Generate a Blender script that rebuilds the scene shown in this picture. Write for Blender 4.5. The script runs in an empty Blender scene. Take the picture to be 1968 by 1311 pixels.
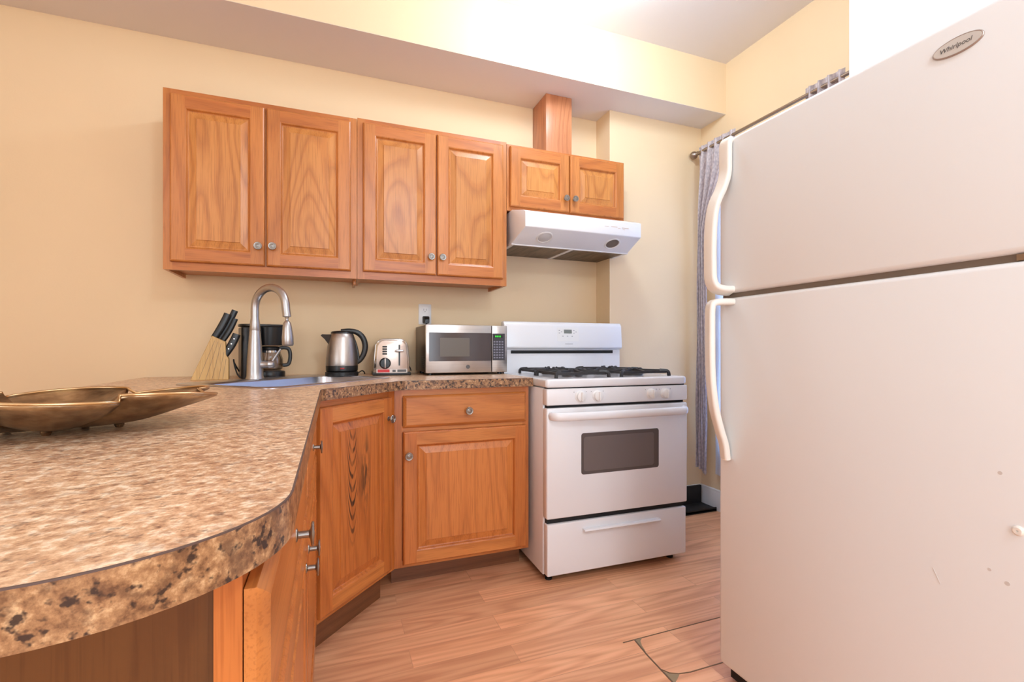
import bpy, bmesh, math, random
from mathutils import Vector, Matrix
random.seed(4)
S = bpy.context.scene
COL = S.collection
R = math.radians
# ------------------------------------------------------------------ camera
YAW = 20.85
cam_d = bpy.data.cameras.new('camera')
cam_d.sensor_width = 36.0
cam_d.lens = 908.0 * 36.0 / 1968.0
cam_d.shift_y = 14.5 / 1968.0
cam_d.clip_start = 0.02
cam = bpy.data.objects.new('camera', cam_d)
cam.location = (0, 0, 1.05)
cam.rotation_euler = (R(90), 0, R(-YAW))
COL.objects.link(cam)
S.camera = cam
# ------------------------------------------------------------------ world, lamps, exposure
S.view_settings.view_transform = 'Standard'
S.view_settings.look = 'None'
S.view_settings.gamma = 1.0
S.view_settings.use_curve_mapping = False
S.view_settings.exposure = -0.25
W = bpy.data.worlds.new('world')
S.world = W
W.use_nodes = True
bg = W.node_tree.nodes['Background']
bg.inputs['Color'].default_value = (0.42, 0.62, 1.0, 1)
bg.inputs['Strength'].default_value = 6.0


def lamp(name, loc, power, color, radius):
    l = bpy.data.lights.new(name, 'POINT')
    l.energy = power
    l.color = color
    l.shadow_soft_size = radius
    o = bpy.data.objects.new(name, l)
    o.location = loc
    COL.objects.link(o)


LC = (0.655, 0.835, 1.0)
lamp('kitchen_ceiling_lamp', (1.1, 1.72, 2.72), 38, (0.65, 0.83, 1.0), 0.10)
lamp('room_ceiling_lamp', (0.75, -0.9, 2.62), 66, LC, 0.16)
lamp('far_fill_light', (-1.5, -1.3, 2.62), 16, LC, 0.16)  # fill light added from behind left, no known ceiling fixture


def daylight(name, loc, rot, sx, sy, power):  # area light added as fill, tinted like daylight
    wl = bpy.data.lights.new(name, 'AREA')
    wl.shape = 'RECTANGLE'
    wl.size, wl.size_y = sx, sy
    wl.energy = power
    wl.color = (0.655, 0.835, 1.0)
    o = bpy.data.objects.new(name, wl)
    o.location = loc
    o.rotation_euler = rot
    COL.objects.link(o)


# added fill lights at invented windows, rear (fill_window_rear) and left (fill_window_left)
daylight('rear_fill_light', (0.5, -2.57, 1.45), (R(90), 0, 0), 2.0, 1.5, 70)
daylight('left_fill_light', (-2.57, -1.1, 1.55), (R(90), 0, R(-90)), 2.0, 1.5, 44)


# ------------------------------------------------------------------ helpers
def lin(c):
    return tuple(((v / 255 / 12.92) if v / 255 <= 0.04045 else ((v / 255 + 0.055) / 1.055) ** 2.4) for v in c) + (1.0,)


class G:
    """small node-graph helper"""
    def __init__(self, name):
        self.m = bpy.data.materials.new(name)
        self.m.use_nodes = True
        self.t = self.m.node_tree
        self.b = self.t.nodes['Principled BSDF']
        self.out = self.t.nodes['Material Output']

    def n(self, kind, **kw):
        nd = self.t.nodes.new(kind)
        for k, v in kw.items():
            if k.startswith('i_'):
                nd.inputs[k[2:].replace('_', ' ')].default_value = v
            else:
                setattr(nd, k, v)
        return nd

    def l(self, a, b):
        self.t.links.new(a, b)

    def ramp(self, fac, stops):
        r = self.n('ShaderNodeValToRGB')
        while len(r.color_ramp.elements) < len(stops):
            r.color_ramp.elements.new(0.5)
        for e, (p, c) in zip(r.color_ramp.elements, stops):
            e.position = p
            e.color = c
        self.l(fac, r.inputs[0])
        return r.outputs[0]

    def math(self, op, a, b=None):
        nd = self.n('ShaderNodeMath', operation=op)
        for i, v in enumerate((a, b)):
            if v is None:
                continue
            if isinstance(v, (int, float)):
                nd.inputs[i].default_value = v
            else:
                self.l(v, nd.inputs[i])
        return nd.outputs[0]

    def mix(self, fac, a, b, blend='MIX'):
        nd = self.n('ShaderNodeMix', data_type='RGBA', blend_type=blend)
        for s, v in ((nd.inputs[0], fac), (nd.inputs[6], a), (nd.inputs[7], b)):
            if isinstance(v, (int, float, tuple)):
                s.default_value = v
            else:
                self.l(v, s)
        return nd.outputs[2]

    def vmath(self, op, a, b):
        nd = self.n('ShaderNodeVectorMath', operation=op)
        for i, v in enumerate((a, b)):
            if isinstance(v, tuple):
                nd.inputs[i].default_value = v
            else:
                self.l(v, nd.inputs[i])
        return nd.outputs[0]

    def noise(self, vec, scale, detail=2.0, rough=0.5, dist=0.0):
        nd = self.n('ShaderNodeTexNoise', i_Scale=scale, i_Detail=detail, i_Roughness=rough, i_Distortion=dist)
        if vec is not None:
            self.l(vec, nd.inputs['Vector'])
        return nd.outputs[0]

    def bump(self, h, strength, dist=0.002):
        nd = self.n('ShaderNodeBump', i_Strength=strength, i_Distance=dist)
        self.l(h, nd.inputs['Height'])
        self.l(nd.outputs[0], self.b.inputs['Normal'])


def plain(name, rgb, rough=0.5, metal=0.0, spec=0.5, emit=None, es=0.0, coat=0.0):
    g = G(name)
    g.b.inputs['Base Color'].default_value = lin(rgb)
    g.b.inputs['Roughness'].default_value = rough
    g.b.inputs['Metallic'].default_value = metal
    g.b.inputs['Specular IOR Level'].default_value = spec
    g.b.inputs['Coat Weight'].default_value = coat
    if emit:
        g.b.inputs['Emission Color'].default_value = lin(emit)
        g.b.inputs['Emission Strength'].default_value = es
    return g.m


def painted(name, rgb, var=0.03, rough=0.75, bump=0.12, scale=140):
    g = G(name)
    geo = g.n('ShaderNodeNewGeometry')
    a = g.noise(geo.outputs['Position'], 2.2, 3)
    c = lin(rgb)
    dark = tuple(v * (1 - var) for v in c[:3]) + (1,)
    g.l(g.ramp(a, [(0.3, dark), (0.7, c)]), g.b.inputs['Base Color'])
    g.b.inputs['Roughness'].default_value = rough
    h = g.noise(geo.outputs['Position'], scale, 3)
    g.bump(h, bump, 0.002)
    return g.m


def oak(name, axis, light=(218, 150, 88), mid=(196, 120, 62), dark=(150, 82, 36), rings=11.0, rough=0.33, stain=False, along=0.10, scale=5.0, k=0.36):
    """flat-sawn oak, grain along the local axis 'x' or 'z'; along nearer 1 gives shorter arches"""
    g = G(name)
    tc = g.n('ShaderNodeTexCoord')
    oi = g.n('ShaderNodeObjectInfo')
    off = g.n('ShaderNodeCombineXYZ')
    r1 = g.math('MULTIPLY', oi.outputs['Random'], 37.0)
    g.l(r1, off.inputs[0]); g.l(r1, off.inputs[1]); g.l(r1, off.inputs[2])
    p = tc.outputs['Object']
    sc = (1.0, 1.0, along) if axis == 'z' else (along, 1.0, 1.0)
    q = g.vmath('ADD', g.vmath('MULTIPLY', p, sc), off.outputs[0])
    n1 = g.noise(q, scale, 0.6, 0.4)
    wob = g.noise(q, scale * 7.0, 2.0)
    ph = g.math('ADD', g.math('MULTIPLY', n1, rings * 6.2832), g.math('MULTIPLY', wob, 1.6))
    saw = g.math('FRACT', g.math('DIVIDE', ph, 6.2832))
    fs = (300.0, 300.0, 9.0) if axis == 'z' else (9.0, 300.0, 300.0)
    pore = g.noise(g.vmath('MULTIPLY', p, fs), 1.0, 2.0)
    broad = g.noise(q, 2.6, 2.0)
    mean = lin(tuple((a + b) / 2 for a, b in zip(light, mid)))
    c = g.ramp(saw, [(0.0, lin(mid)), (0.10, lin(light)), (0.55, lin(light)), (0.86, lin(dark)), (0.97, lin(mid))])
    c = g.mix(1.0 - k, c, mean)
    pr = g.ramp(pore, [(0.34, (0.68, 0.57, 0.48, 1)), (0.5, (1, 1, 1, 1))])
    c = g.mix(0.55, c, pr, 'MULTIPLY')
    br = g.ramp(broad, [(0.3, (0.84, 0.80, 0.76, 1)), (0.7, (1.06, 1.06, 1.06, 1))])
    c = g.mix(1.0, c, br, 'MULTIPLY')
    if stain:
        # worn black grain in the middle of one door (local door coordinates)
        sp = g.n('ShaderNodeSeparateXYZ')
        g.l(p, sp.inputs[0])
        sx = g.math('SUBTRACT', sp.outputs[0], 0.180)
        sz = g.math('SUBTRACT', sp.outputs[2], 0.43)
        # nested pointed ovals: long in z, opening upward
        zz = g.math('ADD', sz, 0.18)
        arch = g.math('SUBTRACT', zz, g.math('MULTIPLY', g.math('MULTIPLY', g.math('ADD', sx, 0.02), g.math('ADD', sx, 0.02)), 120.0))
        wv = g.math('SINE', g.math('ADD', g.math('MULTIPLY', arch, 130.0), g.math('MULTIPLY', g.noise(q, 30.0, 2.0), 4.0)))
        lines = g.ramp(wv, [(0.0, (0, 0, 0, 1)), (0.75, (1, 1, 1, 1))])
        sx2 = g.math('ADD', sx, 0.012)
        ex = g.math('MULTIPLY', g.math('MULTIPLY', sx2, sx2), 1 / (0.05 ** 2))
        ez = g.math('MULTIPLY', g.math('MULTIPLY', sz, sz), 1 / (0.27 ** 2))
        d = g.math('ADD', ex, ez)
        msk = g.ramp(d, [(0.35, (1, 1, 1, 1)), (1.0, (0, 0, 0, 1))])
        blot = g.ramp(g.noise(g.vmath('MULTIPLY', p, (40.0, 40.0, 9.0)), 1.0, 3.0), [(0.42, (0.25, 0.25, 0.25, 1)), (0.6, (1, 1, 1, 1))])
        m2 = g.mix(1.0, msk, g.mix(1.0, lines, blot, 'MULTIPLY'), 'MULTIPLY')
        sxb = g.math('SUBTRACT', sp.outputs[0], 0.232)
        d2 = g.math('ADD', g.math('MULTIPLY', g.math('MULTIPLY', sxb, sxb), 1 / (0.03 ** 2)), g.math('MULTIPLY', g.math('MULTIPLY', sz, sz), 1 / (0.19 ** 2)))
        m3 = g.mix(1.0, g.ramp(d2, [(0.1, (0.85, 0.85, 0.85, 1)), (1.0, (0, 0, 0, 1))]), g.ramp(g.noise(g.vmath('MULTIPLY', p, (90.0, 90.0, 12.0)), 1.0, 3.0), [(0.40, (0, 0, 0, 1)), (0.55, (1, 1, 1, 1))]), 'MULTIPLY')
        mm = g.mix(1.0, m2, m3, 'ADD')
        c = g.mix(mm, c, lin((52, 34, 26)))
    g.l(c, g.b.inputs['Base Color'])
    g.b.inputs['Roughness'].default_value = rough
    g.b.inputs['Coat Weight'].default_value = 0.15
    g.b.inputs['Coat Roughness'].default_value = 0.3
    g.bump(pore, 0.12, 0.001)
    return g.m


def laminate(name, scale, edge=False):
    g = G(name)
    geo = g.n('ShaderNodeNewGeometry')
    p = geo.outputs['Position']
    a = g.noise(p, scale, 5.0, 0.66)
    b = g.noise(g.vmath('ADD', p, (3.1, 1.7, 0.4)), scale * 0.62, 4.0, 0.62)
    d = g.noise(g.vmath('ADD', p, (8.1, 4.7, 2.4)), scale * 0.80, 3.0, 0.6)
    big = g.noise(g.vmath('ADD', p, (1.1, 9.7, 2.4)), scale * 0.12, 2.0, 0.5)
    if edge:
        c = g.ramp(a, [(0.32, lin((96, 64, 44))), (0.44, lin((142, 102, 70))), (0.55, lin((170, 128, 90))), (0.68, lin((208, 170, 128)))])
        m = g.ramp(b, [(0.50, (0, 0, 0, 1)), (0.62, (0.75, 0.75, 0.75, 1))])
        c = g.mix(m, c, lin((100, 68, 48)))
        c = g.mix(g.ramp(d, [(0.545, (0, 0, 0, 1)), (0.62, (0.95, 0.95, 0.95, 1))]), c, lin((48, 34, 32)))
    else:
        c = g.ramp(a, [(0.30, lin((148, 104, 82))), (0.41, lin((204, 158, 122))), (0.52, lin((230, 188, 150))), (0.64, lin((252, 230, 202)))])
        m = g.ramp(b, [(0.50, (0, 0, 0, 1)), (0.68, (0.55, 0.55, 0.55, 1))])
        c = g.mix(m, c, lin((146, 100, 80)))
        c = g.mix(g.ramp(d, [(0.59, (0, 0, 0, 1)), (0.70, (0.65, 0.65, 0.65, 1))]), c, lin((92, 62, 56)))
        c = g.mix(1.0, c, g.ramp(big, [(0.3, (0.92, 0.90, 0.88, 1)), (0.7, (1.06, 1.06, 1.06, 1))]), 'MULTIPLY')
    g.l(c, g.b.inputs['Base Color'])
    g.b.inputs['Roughness'].default_value = 0.3
    g.bump(a, 0.08, 0.001)
    return g.m


def floor_mat():
    g = G('laminate_floor')
    geo = g.n('ShaderNodeNewGeometry')
    p = geo.outputs['Position']
    br = g.n('ShaderNodeTexBrick', i_Scale=1.0, i_Mortar_Size=0.0012, i_Mortar_Smooth=0.2, i_Bias=0.0, i_Brick_Width=0.92, i_Row_Height=0.1)
    br.offset = 0.37
    br.inputs['Color1'].default_value = (0, 0, 0, 1)
    br.inputs['Color2'].default_value = (1, 1, 1, 1)
    br.inputs['Mortar'].default_value = (0.5, 0.5, 0.5, 1)
    g.l(g.vmath('ADD', p, (0.33, 0.035, 0)), br.inputs['Vector'])
    tone = br.outputs['Color']
    off = g.n('ShaderNodeVectorMath', operation='SCALE')
    g.l(tone, off.inputs[0]); off.inputs['Scale'].default_value = 23.0
    q = g.vmath('ADD', g.vmath('MULTIPLY', p, (0.10, 1.0, 1.0)), off.outputs[0])
    n1 = g.noise(q, 6.0, 1.2, 0.4)
    ring = g.math('SINE', g.math('ADD', g.math('MULTIPLY', n1, 85.0), g.math('MULTIPLY', g.noise(q, 30.0, 2.0), 2.0)))
    ring = g.math('ADD', g.math('MULTIPLY', ring, 0.5), 0.5)
    streak = g.noise(g.vmath('MULTIPLY', p, (2.5, 60.0, 60.0)), 1.0, 3.0)
    c = g.ramp(ring, [(0.0, lin((244, 186, 142))), (0.6, lin((230, 166, 124))), (1.0, lin((206, 138, 100)))])
    c = g.mix(0.55, c, lin((236, 174, 130)))
    tn = g.ramp(tone, [(0.0, (0.84, 0.80, 0.78, 1)), (0.5, (0.98, 0.96, 0.95, 1)), (1.0, (1.08, 1.06, 1.04, 1))])
    c = g.mix(1.0, c, tn, 'MULTIPLY')
    st = g.ramp(streak, [(0.32, (0.84, 0.76, 0.72, 1)), (0.55, (1.02, 1.02, 1.02, 1))])
    c = g.mix(0.8, c, st, 'MULTIPLY')
    c = g.mix(g.math('MULTIPLY', br.outputs['Fac'], 0.35), c, lin((150, 90, 64)))
    g.l(c, g.b.inputs['Base Color'])
    g.b.inputs['Roughness'].default_value = 0.42
    return g.m


def brushed(name, rgb=(196, 190, 186), rough=0.3, axis='x'):
    g = G(name)
    tc = g.n('ShaderNodeTexCoord')
    sc = {'x': (3.0, 220.0, 220.0), 'z': (220.0, 220.0, 3.0)}[axis]
    a = g.noise(g.vmath('MULTIPLY', tc.outputs['Object'], sc), 1.0, 2.0)
    c = lin(rgb)
    g.l(g.ramp(a, [(0.3, tuple(v * 0.86 for v in c[:3]) + (1,)), (0.7, c)]), g.b.inputs['Base Color'])
    g.b.inputs['Metallic'].default_value = 1.0
    rr = g.n('ShaderNodeMapRange')
    rr.inputs['To Min'].default_value = rough - 0.06
    rr.inputs['To Max'].default_value = rough + 0.08
    g.l(a, rr.inputs['Value'])
    g.l(rr.outputs[0], g.b.inputs['Roughness'])
    return g.m


def bronze_mat():
    g = G('bronze')
    tc = g.n('ShaderNodeTexCoord')
    a = g.noise(tc.outputs['Object'], 14.0, 4.0, 0.6)
    c = g.ramp(a, [(0.3, lin((84, 66, 48))), (0.5, lin((146, 120, 92))), (0.7, lin((204, 178, 142)))])
    g.l(c, g.b.inputs['Base Color'])
    g.b.inputs['Metallic'].default_value = 0.95
    g.b.inputs['Roughness'].default_value = 0.3
    h = g.noise(tc.outputs['Object'], 28.0, 3.0)
    g.bump(h, 0.35, 0.004)
    return g.m


def curtain_mat():
    g = G('curtain_fabric')
    tc = g.n('ShaderNodeTexCoord')
    p = tc.outputs['Object']
    v = g.n('ShaderNodeTexVoronoi', i_Scale=1.0)
    g.l(g.vmath('MULTIPLY', p, (90.0, 90.0, 55.0)), v.inputs['Vector'])
    c = g.ramp(v.outputs['Distance'], [(0.2, lin((214, 198, 196))), (0.5, lin((198, 182, 182))), (0.8, lin((178, 162, 166)))])
    d = g.n('ShaderNodeBsdfDiffuse'); t = g.n('ShaderNodeBsdfTranslucent'); gl = g.n('ShaderNodeBsdfGlossy', i_Roughness=0.4)
    g.l(c, d.inputs[0]); g.l(c, t.inputs[0])
    m1 = g.n('ShaderNodeMixShader', i_Fac=0.22); m2 = g.n('ShaderNodeMixShader', i_Fac=0.08)
    g.l(d.outputs[0], m1.inputs[1]); g.l(t.outputs[0], m1.inputs[2])
    g.l(m1.outputs[0], m2.inputs[1]); g.l(gl.outputs[0], m2.inputs[2])
    g.l(m2.outputs[0], g.out.inputs[0])
    return g.m


def sheer_mat():
    g = G('sheer_fabric')
    d = g.n('ShaderNodeBsdfDiffuse'); t = g.n('ShaderNodeBsdfTranslucent')
    d.inputs[0].default_value = lin((232, 232, 240)); t.inputs[0].default_value = lin((232, 234, 244))
    m1 = g.n('ShaderNodeMixShader', i_Fac=0.6)
    g.l(d.outputs[0], m1.inputs[1]); g.l(t.outputs[0], m1.inputs[2])
    g.l(m1.outputs[0], g.out.inputs[0])
    return g.m


def clear_glass(name, tint=(1, 1, 1, 1), refl=0.08, rough=0.02):
    g = G(name)
    t = g.n('ShaderNodeBsdfTransparent'); gl = g.n('ShaderNodeBsdfGlossy', i_Roughness=rough)
    t.inputs[0].default_value = tint
    fr = g.n('ShaderNodeLayerWeight', i_Blend=0.25)
    f = g.math('ADD', g.math('MULTIPLY', fr.outputs['Fresnel'], 0.6), refl)
    m = g.n('ShaderNodeMixShader')
    g.l(f, m.inputs[0]); g.l(t.outputs[0], m.inputs[1]); g.l(gl.outputs[0], m.inputs[2])
    g.l(m.outputs[0], g.out.inputs[0])
    return g.m


M = {
    'wall': painted('cream_wall_paint', (244, 214, 173)),
    'white_paint': painted('white_ceiling_paint', (236, 226, 220), 0.02, 0.8, 0.1),
    'bright_white': painted('bright_white_paint', (250, 250, 248), 0.0, 0.6, 0.03),
    'trim': plain('white_trim_paint', (232, 228, 224), 0.4),
    'floor': floor_mat(),
    'seam': plain('dark_floor_seam', (110, 84, 60), 0.8),
    'putty': plain('grey_filler', (150, 128, 98), 0.85),
    'oz': oak('oak_vertical', 'z', (211, 136, 70), (194, 114, 52), (154, 84, 34)),
    'ox': oak('oak_horizontal', 'x', (203, 124, 60), (184, 102, 46), (144, 74, 30)),
    'op': oak('oak_panel', 'z', (214, 145, 76), (197, 121, 56), (158, 88, 36), along=0.30, scale=5.5, rings=10.0, k=0.42),
    'ozd': oak('oak_worn_door', 'z', (206, 124, 60), (190, 106, 48), (150, 76, 30), stain=True, along=0.12),
    'obz': oak('base_oak_vertical', 'z', (206, 124, 60), (188, 104, 46), (146, 74, 28)),
    'obx': oak('base_oak_horizontal', 'x', (214, 138, 72), (196, 116, 54), (152, 80, 32)),
    'obp': oak('base_oak_panel', 'z', (212, 132, 66), (194, 112, 52), (150, 78, 32), along=0.11, scale=5.5, rings=12.0, k=0.34),
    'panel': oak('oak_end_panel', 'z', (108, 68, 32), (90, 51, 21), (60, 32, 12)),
    'duct': oak('oak_duct', 'z', (214, 144, 100), (196, 122, 80), (158, 88, 52), along=0.2),
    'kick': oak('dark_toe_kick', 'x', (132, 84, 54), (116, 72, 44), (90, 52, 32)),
    'shade': plain('dark_gap', (38, 26, 18), 0.8),
    'top': laminate('speckled_laminate', 88.0),
    'edge': laminate('speckled_laminate_edge', 104.0, True),
    'seamline': plain('laminate_seam', (92, 74, 70), 0.5),
    'pewter': plain('pewter_knob', (150, 144, 138), 0.34, 1.0),
    'pewter_dark': plain('pewter_recess', (70, 64, 60), 0.5, 1.0),
    'white_enamel': plain('white_enamel', (240, 236, 236), 0.22, 0, 0.5, coat=0.3),
    'white_plastic': plain('white_plastic', (238, 233, 229), 0.35),
    'fridge': plain('fridge_enamel', (236, 235, 234), 0.38),
    'fridge_handle': plain('cream_plastic', (242, 234, 224), 0.35),
    'gasket': plain('grey_gasket', (120, 104, 90), 0.7),
    'badge': plain('badge_silver', (214, 211, 206), 0.35, 0.2),
    'badge_rim': plain('badge_rim', (176, 160, 150), 0.3, 0.6),
    'ink': plain('grey_ink', (92, 88, 86), 0.5),
    'black_iron': plain('cast_iron', (44, 41, 42), 0.5),
    'burner': plain('burner_metal', (96, 92, 92), 0.45, 0.8),
    'black': plain('black_plastic', (24, 23, 23), 0.35),
    'black_matte': plain('black_matte', (22, 20, 20), 0.7),
    'oven_glass': plain('oven_glass', (92, 80, 76), 0.12, 0, 0.6),
    'grey_label': plain('grey_print', (176, 170, 170), 0.5),
    'tan_mark': plain('tan_mark', (214, 194, 178), 0.6),
    'scuff': plain('scuff', (214, 206, 200), 0.6),
    'oven_inner': plain('oven_inner_glass', (112, 99, 94), 0.16, 0, 0.6),
    'display': plain('grey_display', (124, 126, 120), 0.3),
    'steel': brushed('brushed_steel', (202, 196, 192), 0.30, 'x'),
    'steel_v': brushed('brushed_steel_vertical', (196, 188, 182), 0.36, 'z'),
    'nickel': plain('brushed_nickel', (184, 182, 182), 0.36, 1.0),
    'sink': plain('stainless_sink', (190, 188, 192), 0.30, 1.0),
    'chrome': plain('chrome', (170, 164, 158), 0.14, 1.0),
    'toaster_face': plain('satin_chrome', (200, 184, 174), 0.32, 0.9),
    'mw_side': plain('dark_metal_case', (92, 76, 64), 0.35, 0.7),
    'mw_glass': plain('microwave_glass', (70, 60, 60), 0.12, 0, 0.6),
    'mw_screen': plain('microwave_mesh', (98, 88, 78), 0.3),
    'mw_panel': plain('microwave_panel', (58, 54, 60), 0.3),
    'mw_key': plain('microwave_key', (128, 126, 138), 0.5),
    'green': plain('green_led', (40, 200, 50), 0.4, emit=(40, 220, 40), es=0.9),
    'red': plain('red_label', (206, 44, 44), 0.45),
    'pale': plain('pale_label', (222, 208, 200), 0.5),
    'redlamp': plain('red_lamp', (160, 24, 24), 0.4),
    'beech': oak('beech_block', 'z', (230, 190, 124), (220, 176, 106), (198, 150, 84), rings=5.0, rough=0.5),
    'bronze': bronze_mat(),
    'bronze_highlight': plain('bronze_rim_highlight', (206, 172, 128), 0.28, 1.0),  # lighter bronze, holds the highlight of the bowl edge in its colour
    'fabric': curtain_mat(),
    'sheer': sheer_mat(),
    'rod': plain('rod_nickel', (160, 146, 134), 0.35, 1.0),
    'glass': clear_glass('carafe_glass', (0.86, 0.84, 0.82, 1)),
    'pane': clear_glass('window_glass', (0.95, 0.97, 1, 1), 0.03),
    'hood_filter': None,
    'lens': plain('frosted_lens', (214, 206, 200), 0.3),
    'cord': plain('black_cord', (34, 30, 28), 0.5),
}


def filter_mat():
    g = G('hood_filter_mesh')
    tc = g.n('ShaderNodeTexCoord')
    a = g.noise(g.vmath('MULTIPLY', tc.outputs['Object'], (40.0, 6.0, 6.0)), 1.0, 3.0)
    g.l(g.ramp(a, [(0.3, lin((70, 56, 46))), (0.7, lin((128, 110, 92)))]), g.b.inputs['Base Color'])
    g.b.inputs['Metallic'].default_value = 0.8
    g.b.inputs['Roughness'].default_value = 0.4
    return g.m


M['hood_filter'] = filter_mat()


class MB:
    """collects shapes and links them as ONE mesh object"""
    def __init__(self):
        self.bm = bmesh.new()

    def _take(self, t, mi=0, mat=None):
        bmesh.ops.recalc_face_normals(t, faces=t.faces[:])
        for f in t.faces:
            f.material_index = mi
        if mat is not None:
            bmesh.ops.transform(t, matrix=mat, verts=t.verts[:])
        me = bpy.data.meshes.new('tmp')
        t.to_mesh(me)
        t.free()
        self.bm.from_mesh(me)
        bpy.data.meshes.remove(me)
        return self

    def box(self, x0, x1, y0, y1, z0, z1, bev=0.0, seg=2, mi=0, mat=None):
        t = bmesh.new()
        bmesh.ops.create_cube(t, size=1.0)
        for v in t.verts:
            v.co = Vector(((x0 + x1) / 2 + v.co.x * (x1 - x0), (y0 + y1) / 2 + v.co.y * (y1 - y0), (z0 + z1) / 2 + v.co.z * (z1 - z0)))
        if bev > 0:
            bmesh.ops.bevel(t, geom=t.edges[:], offset=bev, segments=seg, affect='EDGES', profile=0.5)
        return self._take(t, mi, mat)

    def prism(self, poly, a0, a1, axis='z', bev=0.0, seg=2, mi=0, mat=None):
        """poly in the two other axes: z->(x,y)  y->(x,z)  x->(y,z)"""
        t = bmesh.new()
        def P(u, v, w):
            return {'z': (u, v, w), 'y': (u, w, v), 'x': (w, u, v)}[axis]
        lo = [t.verts.new(P(u, v, a0)) for u, v in poly]
        hi = [t.verts.new(P(u, v, a1)) for u, v in poly]
        n = len(poly)
        t.faces.new(lo); t.faces.new(hi)
        for i in range(n):
            t.faces.new((lo[i], lo[(i + 1) % n], hi[(i + 1) % n], hi[i]))
        if bev > 0:
            bmesh.ops.recalc_face_normals(t, faces=t.faces[:])
            bmesh.ops.bevel(t, geom=t.edges[:], offset=bev, segments=seg, affect='EDGES', profile=0.5)
        return self._take(t, mi, mat)

    def loft(self, rings, cap0=True, cap1=True, closed=True, mi=0, mat=None):
        t = bmesh.new()
        rows = [[t.verts.new(p) for p in r] for r in rings]
        n = len(rows[0])
        for a, b in zip(rows[:-1], rows[1:]):
            for i in range(n if closed else n - 1):
                j = (i + 1) % n
                t.faces.new((a[i], a[j], b[j], b[i]))
        if cap0: t.faces.new(rows[0])
        if cap1: t.faces.new(rows[-1])
        return self._take(t, mi, mat)

    def lathe(self, prof, c=(0, 0, 0), d=(0, 0, 1), seg=32, mi=0, mat=None):
        """prof: (radius, distance along d)"""
        q = Vector((0, 0, 1)).rotation_difference(Vector(d).normalized()).to_matrix()
        rings = []
        for r, h in prof:
            rings.append([Vector(c) + q @ Vector((max(r, 1e-5) * math.cos(2 * math.pi * k / seg), max(r, 1e-5) * math.sin(2 * math.pi * k / seg), h)) for k in range(seg)])
        return self.loft(rings, True, True, True, mi, mat)

    def sweep(self, path, sec, mi=0, mat=None, up=(0, 0, 1), scale=None, closed_path=False):
        """sweep a closed section [(u,v)] along a path"""
        pts = [Vector(p) for p in path]
        n = len(pts)
        rings = []
        T0 = None
        for i in range(n):
            a = pts[max(i - 1, 0)]; b = pts[min(i + 1, n - 1)]
            T = (b - a).normalized()
            if i == 0:
                u = Vector(up)
                if abs(u.dot(T)) > 0.95:
                    u = Vector((1, 0, 0))
                U = (u - T * u.dot(T)).normalized()
            else:
                U = T0.rotation_difference(T) @ U
                U = (U - T * U.dot(T)).normalized()
            T0 = T
            V = T.cross(U)
            s = scale[i] if scale else 1.0
            rings.append([pts[i] + U * (p * s) + V * (q * s) for p, q in sec])
        return self.loft(rings, True, True, True, mi, mat)

    def tube(self, path, r, seg=12, mi=0, mat=None):
        rr = r if isinstance(r, (list, tuple)) else [r] * len(path)
        sec = [(math.cos(2 * math.pi * k / seg), math.sin(2 * math.pi * k / seg)) for k in range(seg)]
        return self.sweep(path, sec, mi, mat, scale=rr)

    def build(self, name, mats, parent=None, angle=35, loc=None, rz=0.0):
        me = bpy.data.meshes.new(name)
        self.bm.to_mesh(me)
        self.bm.free()
        for m in (mats if isinstance(mats, (list, tuple)) else [mats]):
            me.materials.append(m)
        me.shade_smooth()
        me.set_sharp_from_angle(angle=R(angle))
        o = bpy.data.objects.new(name, me)
        COL.objects.link(o)
        if parent is not None:
            o.parent = parent
        if loc:
            o.location = loc
        o.rotation_euler.z = rz
        return o


def thing(name, label, cat, loc=(0, 0, 0), rz=0.0, group=None):
    o = bpy.data.objects.new(name, None)
    o.empty_display_size = 0.05
    COL.objects.link(o)
    o.location = loc
    o.rotation_euler.z = rz
    return tag(o, label, cat, group)


def tag(o, label, cat, group=None):
    o['label'] = label
    o['category'] = cat
    if group:
        o['group'] = group
    return o


def struct(o, label=None, cat=None):
    o['kind'] = 'structure'
    if label:
        o['label'] = label
    if cat:
        o['category'] = cat
    return o


def arc(cx, cy, r, a0, a1, n):
    return [(cx + r * math.cos(R(a0 + (a1 - a0) * k / n)), cy + r * math.sin(R(a0 + (a1 - a0) * k / n))) for k in range(n + 1)]


def rrect(x0, x1, y0, y1, r, n=6):
    return arc(x1 - r, y0 + r, r, -90, 0, n) + arc(x1 - r, y1 - r, r, 0, 90, n) + arc(x0 + r, y1 - r, r, 90, 180, n) + arc(x0 + r, y0 + r, r, 180, 270, n)


def smooth(pts, k=6):
    """Catmull-Rom through points"""
    P = [Vector(p) for p in pts]
    out = []
    for i in range(len(P) - 1):
        p0 = P[max(i - 1, 0)]; p1 = P[i]; p2 = P[i + 1]; p3 = P[min(i + 2, len(P) - 1)]
        for j in range(k):
            t = j / k
            out.append(0.5 * ((2 * p1) + (p2 - p0) * t + (2 * p0 - 5 * p1 + 4 * p2 - p3) * t * t + (3 * p1 - p0 - 3 * p2 + p3) * t ** 3))
    out.append(P[-1])
    return out


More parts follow.
